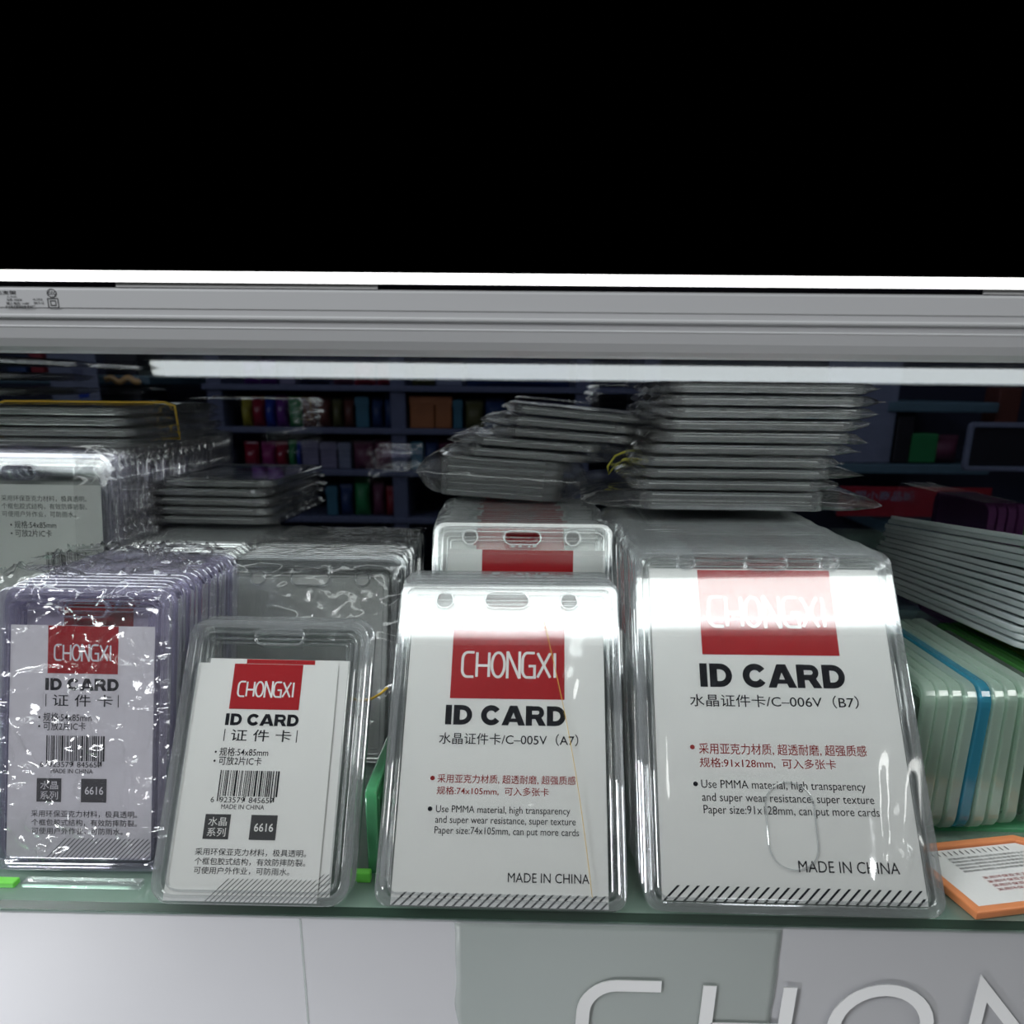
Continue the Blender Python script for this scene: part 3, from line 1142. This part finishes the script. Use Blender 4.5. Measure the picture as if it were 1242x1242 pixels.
# right pile (on the large stack): bottom up
z = .1128
g = 'bagged holders piled on the large right stack'
xc = .0985
spec = [(K_A7x2, -.004, .026, 'double-bag packet at the bottom of the right pile with long flaps'), (K_A7, -.006, .005, 'second packet up in the right pile'),
        (K_A7, -.003, .012, 'third packet up in the right pile, flap at right'), (K_A7, -.004, .004, 'fourth packet up in the right pile, set in a little'),
        (K_A7, .000, .007, 'fifth packet up in the right pile'), (K_A7, .003, .006, 'sixth packet up in the right pile'), (K_A7, .005, .004, 'seventh packet up in the right pile'),
        (K_A7, .006, .005, 'eighth packet up in the right pile, dark violet edge'), (K_A7, .008, .007, 'ninth packet up in the right pile, flap at right'),
        (K_A7, .007, .004, 'topmost packet of the right pile under the light strip')]
TOPZ = .1128
for i, (kd, dx, fl, lab) in enumerate(spec):
    packet(kd, i, flat(xc + dx, .143 + .0605 + rnd.uniform(-.002, .002), z, rnd.uniform(-1.2, 1.2), 0), lab, g, flap=fl)
    z += kd[4] * kd[5] + .0013

# centre pile, fanned to the right
g = 'bagged small holders fanned on the centre rear stack'
z = .1085
spec = [(K_ID5, -.0045, .012, 3.0, 'fat crumpled bag of holders at the bottom of the centre pile'), (K_ID, .008, .010, 3.5, 'second packet up in the centre pile, red edge showing'),
        (K_ID, .014, .013, 3.5, 'third packet up in the centre pile'), (K_ID, .030, .008, 3.5, 'fourth packet up in the centre pile'),
        (K_ID, .032, .014, 4.0, 'fifth packet up in the centre pile, flap at left'), (K_ID, .034, .004, 4.5, 'topmost packet of the centre pile')]
for i, (kd, dx, fl, ry, lab) in enumerate(spec):
    packet(kd, i + 1, flat(-.0090 + dx, .205 + .050, z - dx * math.tan(R(3.5)) + .0005, rnd.uniform(-2, 2), ry), lab, g, flap=fl)
    z += kd[4] * kd[5] + .0016

# small flat pile (on the shrink wrapped stack)
g = 'small holders lying flat on the shrink wrapped stack'
z = .0905
for i in range(5):
    lab = ['bottom', 'second', 'third', 'fourth', 'topmost'][i]
    packet(K_ID, i, flat(-.1775 + .001 * i + rnd.uniform(-.002, .002), .225 + .050, z, -3 + rnd.uniform(-1, 1)), f'{lab} small holder of the flat pile beside the back left row', g,
           nameit='card_holder', wrapped=(i < 4), flap=.003)
    z += T + .0012

# banded pile on the back left row
g = 'banded holders lying on the back left row'
z = .1340
zb0 = z
for i in range(4):
    lab = ['bottom', 'second', 'third', 'topmost'][i]
    packet(K_A7, i + 2, flat(-.2520 + rnd.uniform(-.002, .002) + (.004 if i == 1 else 0), .2 + .0605, z, rnd.uniform(-1.5, 1.5)), f'{lab} holder of the pile held by a yellow rubber band', g, flap=.004)
    z += T + .0013
zb1 = z
mb = MB()
x0, x1 = -.2520 - .0485, -.2520 + .0490
pts = []
for (a, b) in zip([(x0, zb0 - .0004), (x1, zb0 + .002), (x1 - .001, zb1 - .001), (x1 - .006, zb1 + .0008), (x0 + .004, zb1 + .0008), (x0, zb1 - .001)],
                  [(x1, zb0 + .002), (x1 - .001, zb1 - .001), (x1 - .006, zb1 + .0008), (x0 + .004, zb1 + .0008), (x0, zb1 - .001), (x0, zb0 - .0004)]):
    for i in range(6):
        t = i / 6
        x = a[0] + (b[0] - a[0]) * t
        pts.append((x, .252 + .002 * math.sin(x * 60) - .012 * (x1 - x) / (x1 - x0), a[1] + (b[1] - a[1]) * t))
mb.tube(pts, .0007, 0, 8, True)
tag(link('rubber_band', mb.data('rubber_band', ['rubber'])), 'yellow rubber band round the flat pile at back left', 'rubber band')

# a box of bagged holders at the left border
mb = MB()
mb.rbox(-.42, -.322, .30, .40, 0, .148, .001)
tag(link('storage_box', mb.data('storage_box', ['grey'])), 'dark box under the bags at the left border', 'box')
g = 'bagged holders heaped at the left border'
for i in range(4):
    packet(K_ID, i, flat(-.3700 + rnd.uniform(-.003, .003), .352, .1485 + i * .0095, rnd.uniform(-4, 4)),
           f"{['lowest', 'second', 'third', 'topmost'][i]} crumpled bag in the heap at the left border", g, flap=.014)

# olive rubber band between the two piles
mb = MB()
cpt = [P(737, 566, .19), P(746, 553, .19), P(760, 547, .19), P(775, 546, .19), P(781, 552, .19), P(770, 556, .19), P(757, 557, .19), P(745, 566, .19), P(738, 575, .19)]
mb.tube(cpt, .0006, 0, 6, True)
tag(link('rubber_band', mb.data('rubber_band', ['olive_rubber'])), 'olive rubber band hanging between the centre and right piles', 'rubber band')

# thin elastic across the medium front holder and beside the small one
mb = MB()
pp = []
for i in range(13):
    t = i / 12
    x, zz = .0135 + (.0300 - .0135) * t + .002 * math.sin(t * 3), .104 - .100 * t
    pp.append(mA @ Vector((x, -.0016, zz)))
mb.tube(pp, .00011, 0, 6)
tag(link('elastic_thread', mb.data('elastic_thread', ['rubber'])), 'thin yellow thread slanting across the medium front centre holder', 'thread')
mb = MB()
pp = [P(425, 846, .045), P(437, 850, .045), P(450, 848, .045), P(462, 841, .045), P(470, 834, .045)]
mb.tube(pp, .0005, 0, 6)
tag(link('rubber_band', mb.data('rubber_band', ['rubber'])), 'yellow rubber band strand between small and centre holders', 'rubber band')

# ------------------------------------------------------------------ right end of the shelf
SIDE = Matrix.Rotation(R(-90), 4, 'Z')       # holder face to -x, running away from the camera


def side_shell(name, L, Hh, Tk, rim, plate):
    return shell(name, L, Hh, Tk, .008, .0028, (-L / 2 + .006, -L / 2 + .012, Hh / 2 - .008, Hh / 2 + .008), mats=(rim, plate))


clear_low = side_shell('shell', .100, .054, .0042, 'rim', 'plate_side')
clear_side = side_shell('shell', .100, .061, .0042, 'rim_side', 'plate_side')
hues = {}
for k_ in ('blue', 'green', 'yellowgreen', 'teal', 'purple', 'mint'):
    hues[k_] = None
rowspec = [('clear', .1480, 0), ('clear', .1530, 0), ('clear', .1580, 0), ('clear', .1630, 0), ('blue', .1685, 0), ('clear', .1745, 1), ('clear', .1810, 2), ('clear', .1890, 3),
           ('clear', .1985, 4), ('clear', .2065, 5), ('green', .2120, 4), ('green', .2180, 4), ('yellowgreen', .2240, 4), ('teal', .2300, 4), ('teal', .2360, 4)]
names_ = {'clear': 'clear holder', 'blue': 'blue rimmed holder', 'green': 'green holder', 'yellowgreen': 'yellow-green holder', 'teal': 'teal holder'}
cnt = {}
for i, (hue, x, tilt) in enumerate(rowspec):
    if hue == 'clear':
        me = clear_side if x < .195 else clear_low
    else:
        if hues[hue] is None:
            hues[hue] = side_shell('shell', .100, .061 if hue == 'blue' else .054, .0042, hue, 'plate' if hue == 'blue' else hue)
        me = hues[hue]
    y = .050 + (.0 if i < 10 else .012) + rnd.uniform(-.001, .001) + .002 * max(i - 5, 0)
    root = empty('card_holder', Matrix.Translation((x, y + .05, .0017)) @ Matrix.Rotation(R(-tilt), 4, 'Y') @ SIDE)
    cnt[hue] = cnt.get(hue, 0) + 1
    if hue in ('blue', 'yellowgreen'):
        lab = f'{names_[hue]} standing on edge in the row right of the large stack'
    else:
        lab = f'{names_[hue]} standing on edge, {ORD[cnt[hue] - 1].replace("front", "first")} of its colour from the left in the right-hand row'
    tag(root, lab, 'card holder', 'holders standing on edge at the right end')
    link('shell', me, root)

fr_shell = shell('shell', .042, .136, .0024, .004, .0025, (-.008, .008, .120, .125), mats=('frost', 'frost'))
g = 'frosted holders piled flat at the right end'
z = .0645
for i in range(15):
    m = flat(.1970 + rnd.uniform(-.0012, .0012) + .0005 * i, .158 + rnd.uniform(-.003, .003), z, 3 + rnd.uniform(-.6, .6), 9, -1.2 - .22 * i) @ Matrix.Translation((.021, -.068, .0024)) @ FLAT
    lab = ['bottom', 'second', 'third', 'fourth', 'fifth', 'sixth', 'seventh', 'eighth', 'ninth', 'tenth', 'eleventh', 'twelfth', 'thirteenth', 'fourteenth', 'topmost'][i]
    root = empty('frosted_card_holder', m)
    tag(root, f'{lab} frosted holder in the flat pile at the right end', 'card holder', g)
    link('shell', fr_shell, root)
    z += .0029 if i < 9 else .0026

# purple bundle behind the frosted pile
pur = side_shell('shell', .080, .094, .0055, 'purple', 'purple')
grn = side_shell('shell', .080, .090, .0055, 'green', 'lime')
a = P(1192, 640, .33)
for i in range(5):
    root = empty('card_holder', Matrix.Translation((a.x + .0035 + .0068 * i, .372, 0.0)) @ SIDE)
    tag(root, f'{["leftmost purple", "second purple", "third purple", "fourth purple", "lime green"][i]} holder standing behind the frosted pile', 'card holder', 'coloured holders standing behind the frosted pile')
    link('shell', pur if i < 4 else grn, root)

# orange framed holder lying at the shelf edge
oc = PZ(1178, 1048, 0)
root = empty('orange_card_holder', Matrix.Translation((.1705, .0235, .0002)) @ Matrix.Rotation(R(12), 4, 'Z'))
tag(root, 'orange rimmed holder with printed slip lying at the right shelf edge', 'card holder')


def chamf(x0, x1, z0, z1, c, r):
    return [(x0, z0), (x1, z0), (x1, z1 - c), (x1 - c, z1), (x0, z1)]


FL2 = Matrix.Rotation(R(-90), 4, 'X')
fr = plate2d(chamf(-.026, .040, -.021, .021, .016, 0), [chamf(-.0225, .0365, -.0175, .0175, .0145, 0)], .003, .0006)
mb = MB().mesh(fr, 0, Matrix.Translation((0, 0, .0015)) @ FL2)
link('rim', mb.data('rim', ['orange']), root)
mb = MB()
pl = plate2d(chamf(-.0222, .0362, -.0172, .0172, .0145, 0), [], .0010, .0001)
mb.mesh(pl, 0, Matrix.Translation((0, 0, .0012)) @ FL2)
tmp = MB()
for i in range(5):
    text(tmp, '规格材料透明防水结构有效使用作业户外', -.012, .002 + .0020 * i, .022, .0034 + .0020 * i, 0, 1)
for i in range(4):
    text(tmp, '采用环保亚克力材料 极具透明', -.008, -.010 + .0024 * i, .026, -.0084 + .0024 * i, 0, 2)
for i in range(14):
    rect(tmp, -.016 + i * .0024, .0130, -.0156 + i * .0024, .0155, 0, 1)
mb.add([(p[0], p[2], .00190) for p in tmp.v], tmp.f)
mb.m[-len(tmp.f):] = tmp.m
link('printed_slip', mb.data('printed_slip', ['paper', 'grey', 'redink']), root)

# mint holder wedged upright in the gap between the small and the centre stack
mn = shell('shell', .048, .034, .0040, .003, .0018, (-.016, -.013, .012, .022), mats=('mint', 'mint'))
root = empty('mint_card_holder', Matrix.Translation((-.0545, .040, .0)) @ SIDE)
tag(root, 'mint green holder standing on edge between small and centre stacks', 'card holder')
link('shell', mn, root)
mb = MB()
mb.rbox(-.0035, .0015, -.0280, -.0246, .0, .0040, .0005)
q = link('lime_foot', mb.data('lime_foot', ['lime']), root)
q.matrix_world = Matrix.Translation((-.0545, .040, 0))

mb = MB()
mb.rbox(.1450, .330, .056, .300, .0, .0016, .0004)
tag(link('green_sheet', mb.data('green_sheet', ['mint'])), 'translucent green sheet lying under the holders standing at right', 'plastic sheet')

# strips lying in front of the far left stack
mb = MB()
mb.rbox(-.225, -.1745, .0045, .0085, .0001, .0021, .0004)
tag(link('plastic_strip', mb.data('plastic_strip', ['lime'])), 'lime green plastic strip lying before the far left holder', 'plastic strip')
mb = MB()
mb.rbox(-.172, -.131, .0045, .0090, .0001, .0024, .0006)
tag(link('plastic_strip', mb.data('plastic_strip', ['rim'])), 'clear plastic strip lying before the far left holder', 'plastic strip')

# ------------------------------------------------------------------ shop reflected in the glass, added here as things behind it
YB = 1.0
C_ = dict(navy=(.012, .016, .05), steel=(.085, .10, .16), yellow=(.30, .26, .02), red=(.26, .012, .03), blue=(.02, .05, .30), purple=(.13, .03, .20), green=(.02, .20, .06),
          brown=(.10, .03, .02), orange=(.32, .11, .03), teal=(.03, .13, .18), olive=(.09, .09, .03), lilac=(.16, .15, .22), plum=(.12, .03, .06), magenta=(.26, .02, .12),
          darkblue=(.015, .04, .12), grey=(.15, .17, .23), black=(.008, .008, .012), brass=(.55, .33, .12), crimson=(.22, .008, .015), shelfteal=(.07, .13, .16), tan=(.25, .15, .08))
for k_, v_ in C_.items():
    M['g_' + k_] = solid('goods_' + k_, v_, .55 if k_ not in ('purple', 'blue', 'red') else .3, grain=.25, gscale=60)

rk = empty('display_rack', Matrix.Translation((P(490, 500, YB).x, YB, 0)))
tag(rk, 'dark steel display rack with packed shelves beyond the glass', 'rack')
ox = rk.location.x
p0, p1 = P(262, 640, YB), P(790, 640, YB)
for px in (275, 487, 702, 780):
    a, b = P(px - 9, 640, YB), P(px + 9, 640, YB)
    mb = MB()
    mb.rbox(a.x - ox, b.x - ox, 0, .20, -.12, .27, .002)
    link('upright', mb.data('upright', ['g_steel']), rk)
rows = {1: 468, 2: 520, 3: 571, 4: 628}
for r_, py in rows.items():
    z = P(490, py, YB).z
    mb = MB()
    mb.rbox(p0.x - ox, p1.x - ox, -.004, .20, z - .008, z, .001)
    link('rack_shelf', mb.data('rack_shelf', ['g_steel']), rk)
mb = MB()
mb.box(p0.x - ox, p1.x - ox, .20, .205, -.12, .27)
link('back_panel', mb.data('back_panel', ['g_navy']), rk)


def pouch(w, h, d, seed):
    """a filled hang pouch: bulged body, flat sealed header with a hang hole notch"""
    mb = MB()
    n, k = 8, 12
    for s_ in (-1, 1):
        vs, fs = [], []
        for j in range(k + 1):
            for i in range(n + 1):
                u, v = -1 + 2 * i / n, j / k
                b = (1 - u ** 4) * (math.sin(math.pi * min(v / .86, 1)) ** .6 if v < .86 else 0)
                vs.append((u * w / 2, s_ * (d / 2 * b + .0006) + d / 2 + .001, v * h))
        for j in range(k):
            for i in range(n):
                p = j * (n + 1) + i
                f = (p, p + 1, p + n + 2, p + n + 1)
                fs.append(f if s_ < 0 else f[::-1])
        mb.add(vs, fs, 0, None, True)
    return mb


goods = {1: [(290, 308, 'purple', 24), (310, 330, 'purple', 26), (336, 356, 'lilac', 20), (360, 395, 'navy', 26), (400, 424, 'plum', 20), (426, 452, 'red', 24), (454, 479, 'red', 24), (497, 525, 'olive', 22), (528, 560, 'grey', 22), (565, 690, 'darkblue', 24)],
         2: [(289, 301, 'yellow', 32), (302, 317, 'red', 34), (318, 330, 'blue', 34), (331, 345, 'purple', 36), (347, 362, 'green', 34), (364, 380, 'brown', 36), (382, 398, 'brown', 34), (400, 412, 'olive', 32), (414, 428, 'brown', 34),
             (430, 446, 'teal', 34), (448, 462, 'darkblue', 34), (464, 478, 'darkblue', 38), (496, 526, 'orange', 36), (527, 547, 'orange', 36), (549, 560, 'teal', 32), (563, 585, 'olive', 32), (588, 612, 'darkblue', 34), (620, 650, 'plum', 30), (655, 690, 'navy', 34)],
         3: [(292, 310, 'red', 30), (313, 330, 'magenta', 30), (331, 345, 'red', 30), (347, 356, 'green', 32), (357, 363, 'blue', 30), (365, 385, 'lilac', 32), (387, 407, 'lilac', 30), (409, 424, 'grey', 30), (426, 450, 'plum', 32), (452, 478, 'plum', 34),
             (497, 512, 'teal', 32), (513, 530, 'darkblue', 36), (531, 548, 'plum', 34), (549, 562, 'crimson', 32)],
         4: [(395, 408, 'teal', 34), (410, 425, 'darkblue', 36), (428, 446, 'green', 44), (450, 464, 'plum', 40), (466, 480, 'crimson', 34)]}
rown = {1: 'top', 2: 'second', 3: 'third', 4: 'lowest'}
adj = {'navy': 'navy', 'darkblue': 'dark blue', 'plum': 'plum', 'lilac': 'pale lilac', 'magenta': 'magenta', 'crimson': 'crimson'}
ordn = ['first', 'second', 'third', 'fourth', 'fifth', 'sixth', 'seventh', 'eighth', 'ninth', 'tenth', 'eleventh', 'twelfth', 'thirteenth', 'fourteenth', 'fifteenth', 'sixteenth', 'seventeenth', 'eighteenth', 'nineteenth']
for r_, lst in goods.items():
    for i, (xa, xb, colr, hp) in enumerate(lst):
        a, b = P(xa, rows[r_], YB), P(xb, rows[r_], YB)
        z = P(490, rows[r_], YB).z
        h = hp * .00129
        w = b.x - a.x
        if colr in ('orange', 'lilac', 'teal', 'grey'):
            mb = MB()
            mb.rbox(-w / 2, w / 2, 0, .08, 0, h, .002)
            mb.box(-w / 2 - .0006, w / 2 + .0006, -.0006, .0806, h * .72, h - .002)
            kind_, nm = 'box', 'goods_box'
        else:
            mb = pouch(w, h, .025, i)
            kind_, nm = 'pouch', 'goods_pouch'
        o = link(nm, mb.data(nm, ['g_' + colr]))
        o.location = ((a.x + b.x) / 2, YB + .012, z)
        tag(o, f'{adj.get(colr, colr)} {kind_}, {ordn[i]} from left on the {rown[r_]} shelf of the far rack', kind_, 'goods on the rack beyond the glass')

# left: teal rail, notice sheet, red and navy boxes, brass hanger
mb = MB()
a, b = P(-60, 453, .95), P(182, 467, .95)
mb.rbox(a.x, b.x, .95, 1.20, b.z, a.z, .002)
tag(link('counter_shelf', mb.data('counter_shelf', ['g_shelfteal'])), 'teal edged shelf beyond the glass at left', 'shelf')
a, b = P(56, 430, .90), P(124, 500, .90)
mb = MB()
mb.box(a.x, b.x, .90, .902, b.z - .05, a.z + .01)
mb.add([(a.x + .031, .8995, a.z - .017), (a.x + .045, .8995, a.z - .017), (a.x + .045, .8995, a.z - .033), (a.x + .031, .8995, a.z - .033)], [(0, 3, 2, 1)], 1)
mb.add([(a.x + .036, .8995, a.z - .049), (a.x + .050, .8995, a.z - .047), (a.x + .050, .8995, a.z - .053), (a.x + .036, .8995, a.z - .055)], [(0, 3, 2, 1)], 2)
tag(link('notice_sheet', mb.data('notice_sheet', ['g_grey', 'g_steel', 'g_blue'])), 'grey notice sheet hanging beyond the glass at left', 'notice')
for nm, colr, xa, xb, ya in (('goods_box', 'darkblue', 6, 32, 432), ('goods_box', 'crimson', 34, 54, 428)):
    a, b = P(xa, ya, .97), P(xb, 453, .97)
    mb = MB()
    mb.rbox(a.x, b.x, .97, 1.06, P(100, 453, .95).z, a.z, .002)
    tag(link(nm, mb.data(nm, ['g_' + colr])), f'{"dark blue" if colr == "darkblue" else "red"} box on the teal shelf beyond the glass', 'box')
mb = MB()
pts = []
for i in range(25):
    t = i / 24
    p = P(128 + 42 * t, 461 - 2.6 * math.sin(t * 12.0), .94)
    pts.append(p)
mb.tube(pts, .0040, 0, 8)
tag(link('brass_handle', mb.data('brass_handle', ['g_brass'])), 'wavy brass handle beyond the glass beside the notice sheet', 'handle')
mb = MB()
a, b = P(126, 440, .96), P(176, 520, .96)
mb.rbox(a.x, b.x, .96, 1.05, b.z - .08, a.z + .03, .003)
tag(link('cabinet_side', mb.data('cabinet_side', ['g_black'])), 'black cabinet behind the wavy brass handle', 'cabinet')

# right: grey board, teal shelves, red banner, small things
a, b = P(1006, 440, .98), P(1078, 556, .98)
mb = MB()
mb.rbox(a.x, b.x, .975, .985, P(1040, 562, .97).z, a.z + .01, .002)
tag(link('display_board', mb.data('display_board', ['g_grey'])), 'grey board standing beyond the glass at right', 'board')
for nm, xa, xb, ya, yb in (('upper', 1080, 1211, 487, 501), ('middle', 985, 1200, 562, 576), ('lower', 1080, 1260, 636, 652)):
    a, b = P(xa, ya, .97), P(xb, yb, .97)
    mb = MB()
    mb.rbox(a.x, b.x, .97, 1.2, b.z, a.z, .002)
    tag(link('counter_shelf', mb.data('counter_shelf', ['g_shelfteal'])), f'{nm} teal edged shelf beyond the glass at right', 'shelf')
ban = empty('shop_banner', Matrix.Translation((0, .80, 0)))
tag(ban, 'red shop banner with pale characters beyond the glass at right', 'banner')
a, b = P(1020, 590, .80), P(1197, 628, .80)
mb = MB()
mb.box(a.x, b.x, 0, .004, b.z, a.z)
link('panel', mb.data('panel', ['g_crimson']), ban)
mb = MB()
c, d = P(1022, 607, .80), P(1110, 596, .80)
text(mb, '中国小商品城', c.x, c.z, d.x, d.z, -.0006, 0, .01)
link('lettering', mb.data('lettering', ['g_grey']), ban)
for lab, cat, colr, box_ in (('green box on the middle teal shelf beyond the glass', 'box', 'green', (1106, 1136, 526, 562)), ('dark plum pouch beside the green box beyond the glass', 'pouch', 'plum', (1132, 1166, 528, 562)),
                             ('narrow black box left of the green box beyond the glass', 'box', 'black', (1092, 1105, 505, 562))):
    a, b = P(box_[0], box_[2], .975), P(box_[1], box_[3], .975)
    if cat == 'pouch':
        mb = pouch(b.x - a.x, a.z - b.z, .03, 2)
    else:
        mb = MB()
        mb.rbox(-(b.x - a.x) / 2, (b.x - a.x) / 2, 0, .06, 0, a.z - b.z, .002)
    o = link('goods_' + cat, mb.data('goods_' + cat, ['g_' + colr]))
    o.location = ((a.x + b.x) / 2, .98, b.z)
    tag(o, lab, cat)
scr = empty('framed_tablet', Matrix.Translation((0, .86, 0)))
tag(scr, 'black tablet in a grey frame leaning beyond the glass at far right', 'tablet')
a, b = P(1176, 512, .86), P(1262, 572, .86)
mb = MB()
mb.mesh(plate2d(rr(a.x, b.x, b.z, a.z, .006), [rr(a.x + .006, b.x - .006, b.z + .006, a.z - .006, .003)], .008, .001), 0)
link('frame', mb.data('frame', ['g_grey']), scr)
mb = MB()
mb.box(a.x + .005, b.x - .005, 0, .003, b.z + .005, a.z - .005)
link('screen', mb.data('screen', ['g_black']), scr)
mb = MB()
a, b = P(1214, 470, .99), P(1234, 512, .99)
mb.rbox(a.x, b.x, .99, 1.03, b.z - .02, a.z, .002)
tag(link('goods_box', mb.data('goods_box', ['g_brown'])), 'brown box above the framed tablet beyond the glass', 'box')
